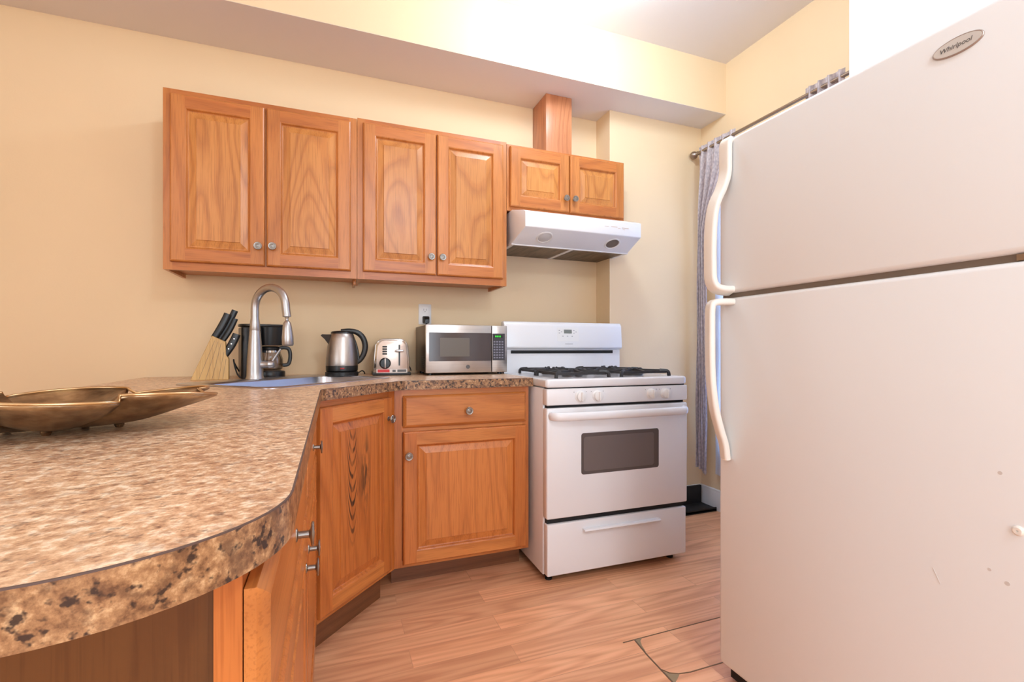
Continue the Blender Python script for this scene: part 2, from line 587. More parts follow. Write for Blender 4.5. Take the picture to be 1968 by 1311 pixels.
def text_mesh(body, size, name, mat, parent, matrix, shear=0.0, extrude=0.0006):
    cu = bpy.data.curves.new(name, 'FONT')
    cu.body = body
    cu.size = size
    cu.shear = shear
    cu.extrude = extrude
    cu.align_x = 'CENTER'
    cu.align_y = 'CENTER'
    tmp = bpy.data.objects.new('tmp_text', cu)
    COL.objects.link(tmp)
    bpy.context.view_layer.update()
    me = bpy.data.meshes.new_from_object(tmp)
    bpy.data.objects.remove(tmp)
    me.transform(matrix)
    me.materials.clear()
    me.materials.append(mat)
    o = bpy.data.objects.new(name, me)
    COL.objects.link(o)
    o.parent = parent
    return o


# ------------------------------------------------------------------ room shell
XL, XR, YB, YF, ZC = -2.6, 2.34, 2.70, -2.6, 2.86
struct(MB().box(XL - .1, XR + .1, YF - .1, YB + .1, -0.1, 0.0).build('floor', M['floor']), 'orange brown wood-look plank laminate floor of the kitchen', 'floor')
struct(MB().box(XL - .1, XR + .1, YF - .1, YB + .1, ZC, ZC + .1).build('ceiling', M['white_paint']), 'white flat ceiling above the cream soffit', 'ceiling')
struct(MB().box(XL - .1, XR + .1, YB, YB + .1, 0, ZC).build('wall_back', M['wall']), 'cream painted wall behind the wall cabinets and counter', 'wall')
struct(MB().box(XL - .1, XL, YF, YB, 0, ZC).build('wall_left', M['wall']), 'cream painted wall at the far left, out of view', 'wall')
struct(MB().box(XL - .1, XR + .1, YF - .1, YF, 0, ZC).build('wall_front', M['wall']), 'cream painted wall behind the viewer, out of view', 'wall')
WY0, WY1, WZ0, WZ1 = 1.46, 2.385, 0.36, 2.20
w = MB()
w.box(XR, XR + .1, YF, WY0, 0, ZC).box(XR, XR + .1, WY1, YB, 0, ZC)
w.box(XR, XR + .1, WY0, WY1, 0, WZ0).box(XR, XR + .1, WY0, WY1, WZ1, ZC)
struct(w.build('wall_right', M['wall']), 'peach cream wall on the right above the curtain rod', 'wall')
# soffit: cream face, white underside
s = MB()
s.box(XL, XR, 2.324, YB, 2.541, ZC, mi=0)
s.box(XL, XR, 2.3245, YB, 2.54, 2.541, mi=1)
struct(s.build('wall_soffit', [M['wall'], M['white_paint']]), 'long boxed soffit with white underside running above the cabinets', 'soffit')
struct(MB().box(1.62, XR, 2.54, YB, 0, 2.54).build('wall_pier', M['wall']), 'shallow cream wall projection to the right of the stove', 'wall')
struct(MB().box(1.95, XR, 0.2, 1.297, 0, ZC).build('wall_partition', M['bright_white']), 'bright white wall piece rising behind the refrigerator top', 'wall')
# baseboards
struct(MB().box(1.62, XR - .012, 2.527, 2.54, 0, 0.135, 0.003).build('baseboard_back', M['trim']), 'white baseboard at the foot of the wall right of the stove', 'baseboard')
b = MB().prism([(XR, 0), (XR - .014, 0), (XR - .014, 0.105), (XR - .010, 0.115), (XR - .008, 0.13), (XR, 0.135)], 1.30, 2.54, 'y')
struct(b.build('baseboard_right', M['trim']), 'white baseboard under the curtain by the refrigerator', 'baseboard')
# window behind the curtain
wf = MB()
for z0, z1 in ((WZ0, WZ0 + .05), (WZ1 - .05, WZ1), (1.26, 1.30)):
    wf.box(XR + .02, XR + .08, WY0, WY1, z0, z1)
for y0, y1 in ((WY0, WY0 + .05), (WY1 - .05, WY1)):
    wf.box(XR + .02, XR + .08, y0, y1, WZ0, WZ1)
win = struct(wf.build('window_1', M['trim']), 'white framed window hidden behind the grey curtain', 'window')
MB().box(XR + .045, XR + .05, WY0 + .05, WY1 - .05, WZ0 + .05, WZ1 - .05).build('window_pane', M['pane'], win)

w2 = MB()  # invented frame, unseen, goes around the rear fill light
for a, b_, z0, z1 in ((-.58, 1.58, .62, .70), (-.58, 1.58, 2.20, 2.28), (-.58, -.50, .70, 2.20), (1.50, 1.58, .70, 2.20)):
    w2.box(a, b_, YF, YF + .03, z0, z1)
struct(w2.build('fill_window_rear', M['trim']), 'invented white window frame around the fill light behind the viewer, out of view', 'window')

w3 = MB()  # invented frame, unseen, goes around the left fill light
for a, b_, z0, z1 in ((-2.18, -.02, .72, .80), (-2.18, -.02, 2.30, 2.38), (-2.18, -2.10, .80, 2.30), (-.10, -.02, .80, 2.30)):
    w3.box(XL, XL + .02, a, b_, z0, z1)
struct(w3.build('fill_window_left', M['trim']), 'invented white window frame around the fill light at the far left wall, out of view', 'window')

# cut floor patch with dark seams, in front of the refrigerator
t = thing('floor_patch', 'patched plank in the floor with dark seams and a rounded corner, before the refrigerator', 'floor patch', (1.0, 1.225, 0.0))
sm = MB()
def strip(mb, pts, wd, z=0.0012):
    P = [Vector((p[0], p[1], 0)) for p in pts]
    L = []; Rr = []
    for i, p in enumerate(P):
        d = (P[min(i + 1, len(P) - 1)] - P[max(i - 1, 0)]).normalized()
        n = Vector((-d.y, d.x, 0)) * (wd[i] if isinstance(wd, list) else wd) / 2
        L.append(p + n); Rr.append(p - n)
    rings = []
    for a, c in zip(L, Rr):
        rings.append([(a.x, a.y, 0.0), (c.x, c.y, 0.0), (c.x, c.y, z), (a.x, a.y, z)])
    mb.loft(rings)
for pts_, wd_ in (([(-.03, .2088), (.0, .209), (.62, .211)], 0.0036), ([(.018, .2055), (.008, .12), (.002, .0), (-.004, -.12), (-.01, -.22)], 0.005), ([(.006, .045), (.020, .022), (.045, .008), (.085, .001), (.2, .0), (.6, .002)], 0.0036)):
    sm = MB()
    strip(sm, pts_, wd_)
    sm.build('seam', M['seam'], t)
pt = MB()
pt.prism([(.016, .208), (.05, .208), (.034, .196), (.022, .17), (.015, .14)], 0, 0.0011)
pt.build('filler', M['putty'], t)
pt = MB()
pt.prism([(.001, -.025), (.004, .038), (.019, .018), (.044, .004), (.03, -.006)], 0, 0.0011)
pt.build('filler', M['putty'], t)

# ------------------------------------------------------------------ cabinets
def knob(parent, x, y, z, s=1.0):
    k = MB()
    k.lathe([(0.0095 * s, 0), (0.009 * s, 0.0015), (0.0052 * s, 0.003), (0.0050 * s, 0.017), (0.008 * s, 0.0188), (0.0165 * s, 0.0202), (0.0172 * s, 0.0218), (0.0158 * s, 0.0236),
             (0.0126 * s, 0.0232), (0.0115 * s, 0.0218), (0.0098 * s, 0.0218), (0.0088 * s, 0.0236), (0.0070 * s, 0.0240), (0.0060 * s, 0.0225), (0.0044 * s, 0.0225), (0.0036 * s, 0.0242), (0.0, 0.0248)],
            (x, y, z), (0, -1, 0), 28)
    return k.build('knob', M['pewter'], parent)


def raised_door(parent, name, x, z, w, h, y, mats, knob_at=None, st=0.056, th=0.02):
    """overlay door: local frame x right, -y out of the face, z up"""
    k = MB()
    ch = 0.004
    # back slab, eased outer edge
    def rect(i, d):
        return [(i, -d, i), (w - i, -d, i), (w - i, -d, h - i), (i, -d, h - i)]
    k.loft([rect(0, 0), rect(0, th - 0.008), rect(0.002, th - 0.003), rect(ch + 0.003, th)], True, False, True, 0)
    a = ch + 0.003
    def quad(x0, x1, z0, z1, mi):
        tt = bmesh.new()
        f = [tt.verts.new(p) for p in ((x0, -th, z0), (x1, -th, z0), (x1, -th, z1), (x0, -th, z1))]
        tt.faces.new(f)
        for ff in tt.faces:
            ff.normal_update()
            if ff.normal.y > 0: ff.normal_flip()
        for ff in tt.faces: ff.material_index = mi
        me = bpy.data.meshes.new('q'); tt.to_mesh(me); tt.free(); k.bm.from_mesh(me); bpy.data.meshes.remove(me)
    quad(a, st, a, h - a, 0); quad(w - st, w - a, a, h - a, 0)
    quad(st, w - st, a, st, 1); quad(st, w - st, h - st, h - a, 1)
    # sticking profile of the frame into the panel groove
    k.loft([rect(st, th), rect(st + 0.004, th - 0.002), rect(st + 0.008, th - 0.010), rect(st + 0.012, th - 0.012)], False, False, True, 0)
    door = k.build(name, mats[:2], parent, 25, (x, y, z))
    p = MB()
    i0 = st + 0.010
    p.loft([rect(i0, th - 0.015), rect(i0, th - 0.0115), rect(i0 + 0.004, th - 0.0115), rect(i0 + 0.030, th - 0.0045), rect(i0 + 0.0315, th - 0.0015)], False, True, True, 0)
    p.build('raised_panel', mats[2] if len(mats) > 2 else mats[0], door, 12)
    if knob_at:
        knob(door, knob_at[0] - x, -th, knob_at[1] - z)
    return door


def slab_drawer(parent, x, z, w, h, y, mat, knob_at, th=0.02):
    k = MB()
    def rect(i, d):
        return [(i, -d, i), (w - i, -d, i), (w - i, -d, h - i), (i, -d, h - i)]
    k.loft([rect(0, 0), rect(0, th - 0.009), rect(0.003, th - 0.006), rect(0.009, th - 0.002), rect(0.013, th)], True, True, True, 0)
    d = k.build('drawer_front', mat, parent, 20, (x, y, z))
    knob(d, knob_at[0] - x, -th, knob_at[1] - z)
    return d


def wall_cab(label, x0, x1, z0, z1, doors, depth=0.28, yf=2.405, frame=0.034):
    t = thing('wall_cabinet', label, 'cabinet', (x0, yf, z0), 0, 'oak wall cabinets')
    w = x1 - x0; h = z1 - z0
    c = MB()
    c.box(0, 0.014, 0.018, depth, 0, h).box(w - 0.014, w, 0.018, depth, 0, h)
    c.box(0.014, w - 0.014, 0.018, depth, 0.018, 0.032).box(0.014, w - 0.014, 0.018, depth, h - 0.014, h)
    c.box(0.014, w - 0.014, depth - 0.008, depth, 0.032, h - 0.014)
    c.build('carcass', M['oz'], t)
    f = MB()
    f.box(0, frame, 0, 0.018, 0, h, mi=0).box(w - frame, w, 0, 0.018, 0, h, mi=0)
    f.box(frame, w - frame, 0, 0.018, 0, 0.036, mi=1).box(frame, w - frame, 0, 0.018, h - 0.03, h, mi=1)
    if len(doors) == 2:
        mx = (doors[0][1] + doors[1][0]) / 2 - x0
        f.box(mx - .02, mx + .02, 0.001, 0.018, 0.036, h - .03, mi=0)
    f.build('face_frame', [M['oz'], M['ox']], t)
    for (a, b_, za, zb, kx, kz) in doors:
        raised_door(t, 'door', a - x0, za - z0, b_ - a, zb - za, -0.0005, (M['oz'], M['ox'], M['op']), (kx - x0, kz - z0))
    return t


c1 = wall_cab('widest oak wall cabinet at the left with two raised-panel doors, above the faucet', -0.672, 0.112, 1.388, 2.162,
         [(-0.644, -0.284, 1.422, 2.138, -0.309, 1.507), (-0.277, 0.084, 1.422, 2.138, -0.251, 1.510)])
MB().box(0.77, 0.782, 0.05, 0.20, -0.022, 0.0, 0.002).build('bracket', M['oz'], c1)
wall_cab('middle oak wall cabinet with two tall raised-panel doors, above the toaster and microwave', 0.114, 0.884, 1.388, 2.168,
         [(0.140, 0.496, 1.424, 2.144, 0.468, 1.513), (0.502, 0.860, 1.424, 2.144, 0.526, 1.514)])
wall_cab('short oak cabinet with two small doors, mounted directly above the white range hood', 0.886, 1.632, 1.80, 2.160,
         [(0.900, 1.257, 1.822, 2.146, 1.231, 1.895), (1.263, 1.622, 1.822, 2.146, 1.287, 1.897)], frame=0.02)
d = MB().box(1.166, 1.334, 2.503, 2.697, 2.163, 2.5395, 0.002)
tag(d.build('vent_duct_cover', M['duct']), 'upright oak box covering the vent duct between short cabinet and soffit', 'duct cover')

# ---- base cabinets
ZK = 0.115      # underside of the boxes
ZT = 0.874
# the diagonal of the corner
EA, EB = Vector((-0.036, 1.692)), Vector((0.262, 2.016))      # counter edge of the diagonal
dg = (EB - EA).normalized(); nin = Vector((-dg.y, dg.x))
ang = math.atan2(dg.y, dg.x)
fo = EA + nin * 0.033
def on_diag_x(xx):
    return fo + dg * ((xx - fo.x) / dg.x)
def on_diag_y(yy):
    return fo + dg * ((yy - fo.y) / dg.y)
FA = on_diag_x(-0.066); FB = on_diag_y(2.048)
dl = (FB - FA).length
# back run, right of the diagonal
t = thing('base_cabinet', 'oak base cabinet with one drawer over one door, left of the stove', 'cabinet', (FB.x + 0.0005, 2.048, 0), 0, 'oak base cabinets')
w = 0.862 - FB.x
X0 = FB.x - 0.262
MB().box(0.0, w, 0.018, 0.645, ZK, ZT).build('carcass', M['obz'], t)
f = MB()
f.box(0, 0.03, 0, 0.018, ZK, ZT, mi=0).box(w - .03, w, 0, 0.018, ZK, ZT, mi=0)
f.box(0.03, w - .03, 0, 0.018, ZK, ZK + .03, mi=1).box(0.03, w - .03, 0, 0.018, .69, .72, mi=1).box(0.03, w - .03, 0, 0.018, ZT - .035, ZT, mi=1)
f.box(0.03, w - .03, 0.006, 0.018, ZK + .03, .69, mi=0).box(0.03, w - .03, 0.006, 0.018, .72, ZT - .035, mi=0)
f.build('face_frame', [M['obz'], M['obx']], t)
slab_drawer(t, 0.019 - X0, 0.712, 0.564, 0.137, -0.0005, M['obx'], (0.302 - X0, 0.776))
raised_door(t, 'door', 0.019 - X0, 0.130, 0.564, 0.566, -0.0005, (M['obz'], M['obx'], M['obp']), (0.040 - X0, 0.596))
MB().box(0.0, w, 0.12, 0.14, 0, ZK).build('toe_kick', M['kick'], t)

# corner unit with the diagonal worn door
t = thing('base_cabinet', 'diagonal corner oak base cabinet under the sink, its door stained black in the middle', 'cabinet', (FA.x, FA.y, 0), ang, 'oak base cabinets')
f = MB()
f.box(0, 0.028, 0, 0.018, ZK, ZT, mi=0).box(dl - .05, dl, 0, 0.018, ZK, ZT, mi=0)
f.box(0.028, dl - .05, 0, 0.018, ZK, ZK + .03, mi=1).box(0.028, dl - .05, 0, 0.018, ZT - .035, ZT, mi=1)
f.build('face_frame', [M['obz'], M['obx']], t)
dw = dl - 0.062
raised_door(t, 'door', 0.022, 0.135, dw, 0.715, -0.0005, (M['obz'], M['obx'], M['ozd']), (dw - 0.004, 0.763))
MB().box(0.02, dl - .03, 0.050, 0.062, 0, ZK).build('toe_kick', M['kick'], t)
inv = Matrix.Rotation(-ang, 4, 'Z') @ Matrix.Translation((-FA.x, -FA.y, 0))
cb = MB()
cb.box(0.24, 0.258, 2.08, 2.69, ZK, ZT, mat=inv)
cb.build('carcass', M['obz'], t)

# peninsula unit: faces +x, two drawers above two doors
PY0, PY1 = 0.430, FA.y - 0.002
t = thing('base_cabinet', 'peninsula oak base cabinet seen edge-on with two drawers over two doors, nearest the viewer', 'cabinet', (-0.067, PY0, 0), R(90), 'oak base cabinets')
w = PY1 - PY0
MB().box(0.012, w, 0.02, 0.70, ZK, ZT).build('carcass', M['obz'], t)
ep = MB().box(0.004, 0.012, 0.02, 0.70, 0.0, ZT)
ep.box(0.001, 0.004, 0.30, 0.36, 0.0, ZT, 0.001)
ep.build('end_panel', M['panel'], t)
f = MB()
for a, b_ in ((0, .03), (w / 2 - .02, w / 2 + .02), (w - .03, w)):
    f.box(a, b_, 0, 0.02, ZK, ZT, mi=0)
for a, b_ in ((.03, w / 2 - .02), (w / 2 + .02, w - .03)):
    for z0, z1 in ((ZK, ZK + .03), (.69, .72), (ZT - .03, ZT)):
        f.box(a, b_, 0, 0.02, z0, z1, mi=1)
    f.box(a, b_, .006, 0.02, ZK + .03, ZT - .03, mi=0)
f.build('face_frame', [M['obz'], M['obx']], t)
hw = w / 2
for a in (0.0, hw + .006):
    slab_drawer(t, a, 0.722, hw - .012, 0.135, -0.001, M['obx'], (a + hw / 2 - .006, 0.782), 0.018)
raised_door(t, 'door', 0.0, 0.130, hw - .012, 0.57, -0.001, (M['obz'], M['obx'], M['obp']), (hw - .050, 0.615), th=0.018)
raised_door(t, 'door', hw + .006, 0.130, hw - .012, 0.57, -0.001, (M['obz'], M['obx'], M['obp']), (hw + .046, 0.615), th=0.018)
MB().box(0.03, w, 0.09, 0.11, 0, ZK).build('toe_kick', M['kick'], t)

# ---- countertop
def sink_pt(u, v):
    m = (EA + EB) / 2
    p = m + dg * u + nin * v
    return (p.x, p.y)
def mesh_from_outline(outer, hole, z0, z1, name, mat, parent):
    cu = bpy.data.curves.new('tmpc', 'CURVE')
    cu.dimensions = '2D'
    cu.fill_mode = 'BOTH'
    cu.extrude = (z1 - z0) / 2
    for pts in (outer, hole):
        sp = cu.splines.new('POLY')
        sp.points.add(len(pts) - 1)
        for q, p in zip(sp.points, pts):
            q.co = (p[0], p[1], 0, 1)
        sp.use_cyclic_u = True
    ob = bpy.data.objects.new('tmpc', cu)
    COL.objects.link(ob)
    bpy.context.view_layer.update()
    me = bpy.data.meshes.new_from_object(ob)
    bpy.data.objects.remove(ob)
    me.transform(Matrix.Translation((0, 0, (z0 + z1) / 2)))
    me.materials.clear(); me.materials.append(mat)
    o = bpy.data.objects.new(name, me)
    COL.objects.link(o)
    o.parent = parent
    return o
CT = thing('countertop', 'speckled brown laminate worktop, peninsula with rounded end turning diagonally to the back wall', 'countertop')
front = [(-0.80, 0.352)] + arc(-0.036 - 0.115, 0.352 + 0.125, 1.0, -90, 0, 1)[:0]
# rounded end: ellipse-like corner
corner = [(-0.036 - 0.16 + 0.16 * math.cos(R(a)) , 0.50 + 0.148 * math.sin(R(a))) for a in range(-90, 1, 6)]
lcorner = [(-0.83 + 0.16 - 0.16 * math.cos(R(a)), 0.50 + 0.148 * math.sin(R(a))) for a in range(0, -91, -6)]
# soft bend where peninsula meets the diagonal and the diagonal meets the back run
def bend(p0, p1, p2, r, n=5):
    a = (p0 - p1).normalized() * r; c = (p2 - p1).normalized() * r
    return [tuple((p1 + a) * (1 - t) ** 2 + p1 * 2 * t * (1 - t) + (p1 + c) * t ** 2) for t in [k / n for k in range(n + 1)]]
E2 = Vector((0.872, 2.016))
edge_line = lcorner + corner + bend(Vector((-0.036, 0.5)), EA, EB, 0.03) + bend(EA, EB, E2, 0.03) + [tuple(E2)]
outer = edge_line + [(0.872, 2.698), (-0.83, 2.698)]
SU0, SU1, SV0, SV1 = -0.28, 0.40, 0.155, 0.665
hole = [sink_pt(u, v) for u, v in rrect(SU0 + .02, SU1 - .02, SV0 + .018, SV1 - .115, 0.06)]
mesh_from_outline(outer, hole, 0.876, 0.914, 'worktop', M['top'], CT)
def band(mb, pts, z0, z1, out, inn=0.0):
    P = [Vector(p) for p in pts]
    rings = []
    for i, p in enumerate(P):
        d_ = (P[min(i + 1, len(P) - 1)] - P[max(i - 1, 0)]).normalized()
        nn = Vector((d_.y, -d_.x))
        a = p + nn * out; c = p - nn * inn
        rings.append([(c.x, c.y, z0), (a.x, a.y, z0), (a.x, a.y, z1), (c.x, c.y, z1)])
    mb.loft(rings)
e = MB(); band(e, edge_line, 0.8755, 0.9131, 0.0016); e.build('edge_band', M['edge'], CT)
e = MB(); band(e, edge_line, 0.9130, 0.9142, 0.0017, 0.0003); e.build('edge_seam', M['seamline'], CT)

# ------------------------------------------------------------------ sink + faucet
SK = thing('sink', 'stainless steel sink set diagonally into the corner of the worktop', 'sink')
def ring_uv(u0, u1, v0, v1, r, z):
    return [sink_pt(u, v) + (z,) for u, v in rrect(u0, u1, v0, v1, r, 7)]
k = MB()
k.loft([ring_uv(SU0, SU1, SV0, SV1, .05, 0.9142), ring_uv(SU0, SU1, SV0, SV1, .05, 0.9168), ring_uv(SU0 + .006, SU1 - .006, SV0 + .006, SV1 - .006, .045, 0.9196),
        ring_uv(SU0 + .024, SU1 - .024, SV0 + .022, SV1 - .12, .06, 0.9190), ring_uv(SU0 + .030, SU1 - .030, SV0 + .028, SV1 - .126, .06, 0.914),
        ring_uv(SU0 + .044, SU1 - .044, SV0 + .042, SV1 - .146, .07, 0.80), ring_uv(SU0 + .056, SU1 - .056, SV0 + .054, SV1 - .158, .07, 0.765), ring_uv(SU0 + .09, SU1 - .09, SV0 + .09, SV1 - .19, .06, 0.755)], False, True)
k.build('basin', M['sink'], SK, 40)
dc = sink_pt(0.05, 0.34)
MB().lathe([(0.045, 0), (0.045, .002), (0.036, .003), (0.03, .001), (0.0, .001)], (dc[0], dc[1], 0.756)).build('drain', M['nickel'], SK)

fx, fy = sink_pt(0.048, 0.622)
F = thing('faucet', 'tall brushed nickel gooseneck faucet with pull-down spray head behind the sink', 'faucet', (fx, fy, 0.9192), R(-45))
# local +x points out over the sink toward the room
k = MB()
k.lathe([(0.036, 0), (0.036, .004), (0.033, .010), (0.0325, .03), (0.030, .09), (0.0255, .16), (0.0215, .205), (0.0205, .21), (0.0215, .212), (0.0195, .24), (0.0165, .262), (0.0165, .27)], (0, 0, 0))
k.build('body', M['nickel'], F, 50)
neck = [(0, 0, .26), (0, 0, .30)]
for a in range(180, -1, -10):
    neck.append((0.093 + 0.093 * math.cos(R(a)), 0, 0.305 + 0.085 * math.sin(R(a))))
neck += [(0.1895, 0, .285), (0.1925, 0, .268)]
k = MB().tube(neck, [0.0165] * len(neck), 20)
k.build('spout', M['nickel'], F, 50)
hd = Vector((0.05, 0, -1)).normalized()
k = MB().lathe([(0.0165, 0), (0.0165, .006), (0.009, .008), (0.006, .014), (0.006, .022), (0.010, .026), (0.0155, .034), (0.0185, .055), (0.0225, .092), (0.0225, .122), (0.019, .128), (0.017, .128), (0.0, .126)], (0.1925, 0, .27), hd)
k.build('spray_head', M['nickel'], F, 40)
k = MB().lathe([(0.0165, 0), (0.0165, .032), (0.018, .034), (0.018, .038), (0.0165, .040), (0.0165, .054), (0.012, .058), (0, .059)], (0.018, 0.012, .062), (0.82, 0.57, 0))
k.tube([(0.052, 0.036, .064), (0.062, 0.044, .085), (0.074, 0.053, .110), (0.084, .060, .128)], [0.006, 0.0055, 0.005, 0.004], 10)
k.build('lever_handle', M['nickel'], F, 40)

# ------------------------------------------------------------------ stove
ST = thing('gas_stove', 'white freestanding gas stove with black grates, between base cabinet and refrigerator', 'stove', (0.882, 1.886, 0), R(-1.0))
SW, SD = 0.758, 0.645
k = MB()
k.box(0, SW, 0.045, SD - .01, 0.035, 0.872, 0.004)
k.build('body', M['white_enamel'], ST)
k = MB()
k.prism([(-.002, SD - .07), (-.002, .012)] + arc(.012, .012, .014, 180, 270, 4)[1:] + arc(SW - .029, .033, .035, -90, 0, 6) + [(SW + .006, SD - .07)], 0.876, 0.914, 'z', 0.009, 3)
k.build('cooktop', M['white_enamel'], ST)
for bx_ in ((0.01, SW - .01, 0.012, 0.05, 0.868, 0.878), (0.01, SW - .01, 0.02, 0.05, 0.785, 0.80), (0.01, SW - .01, 0.02, 0.05, 0.262, 0.30), (0.02, SW - .02, 0.06, SD - .02, 0.018, 0.036)):
    MB().box(*bx_).build('gap_trim', M['black_matte'], ST)
pnl = MB().box(0, SW, 0.0, 0.05, 0.797, 0.871, 0.006, 3).build('control_panel', M['white_enamel'], ST)
for kx in (0.165, 0.253, 0.545, 0.625):
    q = MB().lathe([(0.026, 0), (0.026, .004), (0.0225, .006), (0.0215, .018), (0.018, .020), (0, .020)], (kx, 0.0, 0.834), (0, -1, 0), 28)
    q.box(kx - .005, kx + .005, -0.030, -0.018, 0.813, 0.855, 0.003)
    kn = q.build('burner_knob', M['white_plastic'], pnl)
    MB().box(kx - .0335, kx - .030, -0.0006, 0.001, .852, .856).build('dial_mark', M['grey_label'], pnl)
    MB().box(kx + .028, kx + .0335, -0.0006, 0.001, .853, .856).build('dial_mark', M['grey_label'], pnl)
dr = MB().box(0.0, SW, 0.0, 0.045, 0.294, 0.785, 0.007, 3).build('oven_door', M['white_enamel'], ST)
q = MB()
q.prism(rrect(0.170, 0.588, 0.480, 0.667, 0.012), -0.0016, 0.006, 'y')
ow = q.build('oven_window', M['oven_glass'], dr)
MB().prism(rrect(0.182, 0.560, 0.494, 0.650, 0.012), -0.0020, 0.0, 'y').build('inner_glass', M['oven_inner'], ow)
# bowed full-width handle
sec = [(0.019 * math.cos(R(a)), 0.012 * math.sin(R(a))) for a in range(0, 360, 20)]
hp = [(0.018, -0.004, .752), (0.022, -0.022, .752), (0.040, -0.040, .752), (0.085, -0.047, .752)] + [(0.085 + (SW - .17) * i / 8, -0.047 - 0.006 * math.sin(math.pi * i / 8), .752) for i in range(1, 8)] + [(SW - .085, -0.047, .752), (SW - .046, -0.040, .752), (SW - .030, -0.022, .752), (SW - .026, -0.004, .752)]
MB().sweep(smooth(hp, 4), sec).build('door_handle', M['white_enamel'], dr, 50)
dw_ = MB().box(0.004, SW - .004, 0.004, 0.045, 0.040, 0.270, 0.006, 3).build('storage_drawer', M['white_enamel'], ST)
q = MB().prism([(0.004, .236), (-.018, .236), (-.022, .229), (-.018, .225), (0.004, .222)], 0.178, 0.588, 'x', 0.001, 1)
q.build('drawer_pull', M['white_enamel'], dw_)
# backguard: panel, vent slot and riser
bg_ = MB()
bg_.prism([(SD - .055, 1.045), (SD - .072, 1.055), (SD - .062, 1.185), (SD - .05, 1.203), (SD - .012, 1.203), (SD - .01, 1.045)], 0.0, SW, 'x', 0.006, 3)
bgo = bg_.build('backguard', M['white_enamel'], ST)
bgo.location = (0, 0, 0)
MB().box(0.006, SW - .006, SD - .05, SD - .012, 0.90, 1.05).build('riser', M['white_enamel'], ST)
vs = MB()
vs.box(0.045, SW - .055, SD - .0515, SD - .045, 1.022, 1.040)
vs.build('vent_slot', M['black_matte'], ST)
tilt = math.atan2(0.010, 0.130)
cp = MB()
yf = lambda z: SD - .072 + (z - 1.055) * (0.010 / 0.130)
cp.prism([(yf(1.092) - .0008, 1.092), (yf(1.172) - .0008, 1.172), (yf(1.172) + .002, 1.172), (yf(1.092) + .002, 1.092)], 0.325, 0.462, 'x', mi=0)
clk = cp.build('clock_panel', M['white_plastic'], ST)
q = MB().prism([(yf(1.138) - .002, 1.138), (yf(1.160) - .002, 1.160), (yf(1.160) + .001, 1.160), (yf(1.138) + .001, 1.138)], 0.368, 0.418, 'x')
q.build('clock_display', M['display'], clk)
for cx_, z_ in ((.338, 1.155), (.338, 1.140), (.352, 1.147), (.432, 1.155), (.446, 1.147), (.432, 1.140), (.36, 1.122), (.39, 1.122), (.42, 1.122)):
    MB().prism([(yf(z_) - .0014, z_ - .002), (yf(z_) - .0014, z_ + .002), (yf(z_) + .001, z_ + .002), (yf(z_) + .001, z_ - .002)], cx_ - .004, cx_ + .004, 'x').build('clock_button', M['grey_label'], clk)
MB().prism([(yf(1.077) - .001, 1.0755), (yf(1.077) - .001, 1.0785), (yf(1.077) + .001, 1.0785), (yf(1.077) + .001, 1.0755)], 0.374, 0.423, 'x').build('panel_mark', M['grey_label'], clk)
# burners and grates
for gx in (0.208, 0.552):
    for gy in (0.165, 0.410):
        b_ = MB().lathe([(0.05, 0), (0.05, .006), (0.042, .010), (0.036, .010), (0.036, .018), (0.030, .021), (0, .022)], (gx, gy, 0.9135), (0, 0, 1), 28)
        b_.build('burner', M['burner'], ST)
        g_ = MB()
        hx, hy, zt = 0.138, 0.112, 0.939
        sq = [(0.0062, 0.0062), (-0.0062, 0.0062), (-0.0062, -0.0062), (0.0062, -0.0062)]
        # outer frame: corners drop to feet
        for sx in (-1, 1):
            for sy in (-1, 1):
                g_.sweep(smooth([(gx + sx * hx, gy + sy * hy, .914), (gx + sx * hx * .985, gy + sy * hy * .985, .932), (gx + sx * hx * .92, gy + sy * hy * .92, zt), (gx + sx * hx * .75, gy + sy * hy * .75, zt + .002)], 3), sq)
                g_.sweep([(gx + sx * hx * .75, gy + sy * hy * .75, zt + .001), (gx + sx * .03, gy + sy * .03, zt + .003)], sq)
        for sy in (-1, 1):
            g_.sweep([(gx - hx * .9, gy + sy * hy * .9, zt - .005), (gx + hx * .9, gy + sy * hy * .9, zt - .005)], sq)
            g_.sweep([(gx, gy + sy * hy * .9, zt - .004), (gx, gy + sy * .035, zt + .004), (gx, gy + sy * .028, zt + .010)], sq)
        for sx in (-1, 1):
            g_.sweep([(gx + sx * hx * .9, gy - hy * .9, zt - .005), (gx + sx * hx * .9, gy + hy * .9, zt - .005)], sq)
            g_.sweep([(gx + sx * hx * .9, gy, zt - .004), (gx + sx * .035, gy, zt + .004), (gx + sx * .028, gy, zt + .010)], sq)
        g_.build('grate', M['black_iron'], ST)
for lx in (0.04, SW - .05):
    for ly in (0.07, SD - .06):
        MB().lathe([(0.016, 0), (0.016, .008), (0.010, .010), (0.010, .034)], (lx, ly, 0), seg=16).build('foot', M['black_matte'], ST)

# ------------------------------------------------------------------ range hood
H = thing('range_hood', 'white under-cabinet range hood with two round lights, over the gas stove', 'range hood', (0.905, 2.25, 1.612), 0)
HW = 0.738
k = MB()
# solid shell with the front lip; profile in (y,z) local
k.prism([(0.0, 0.070), (0.0, 0.148), (0.018, 0.158), (0.13, 0.186), (0.448, 0.186), (0.448, 0.004), (0.135, 0.004), (0.006, 0.066)], 0.0, HW, 'x', 0.003, 2)
for v_ in k.bm.verts:
    if v_.co.x < 0.1 and v_.co.y < 0.12:
        v_.co.x += 0.026 * (1 - v_.co.y / 0.12)
shell = k.build('shell', M['white_enamel'], H)
k = MB()
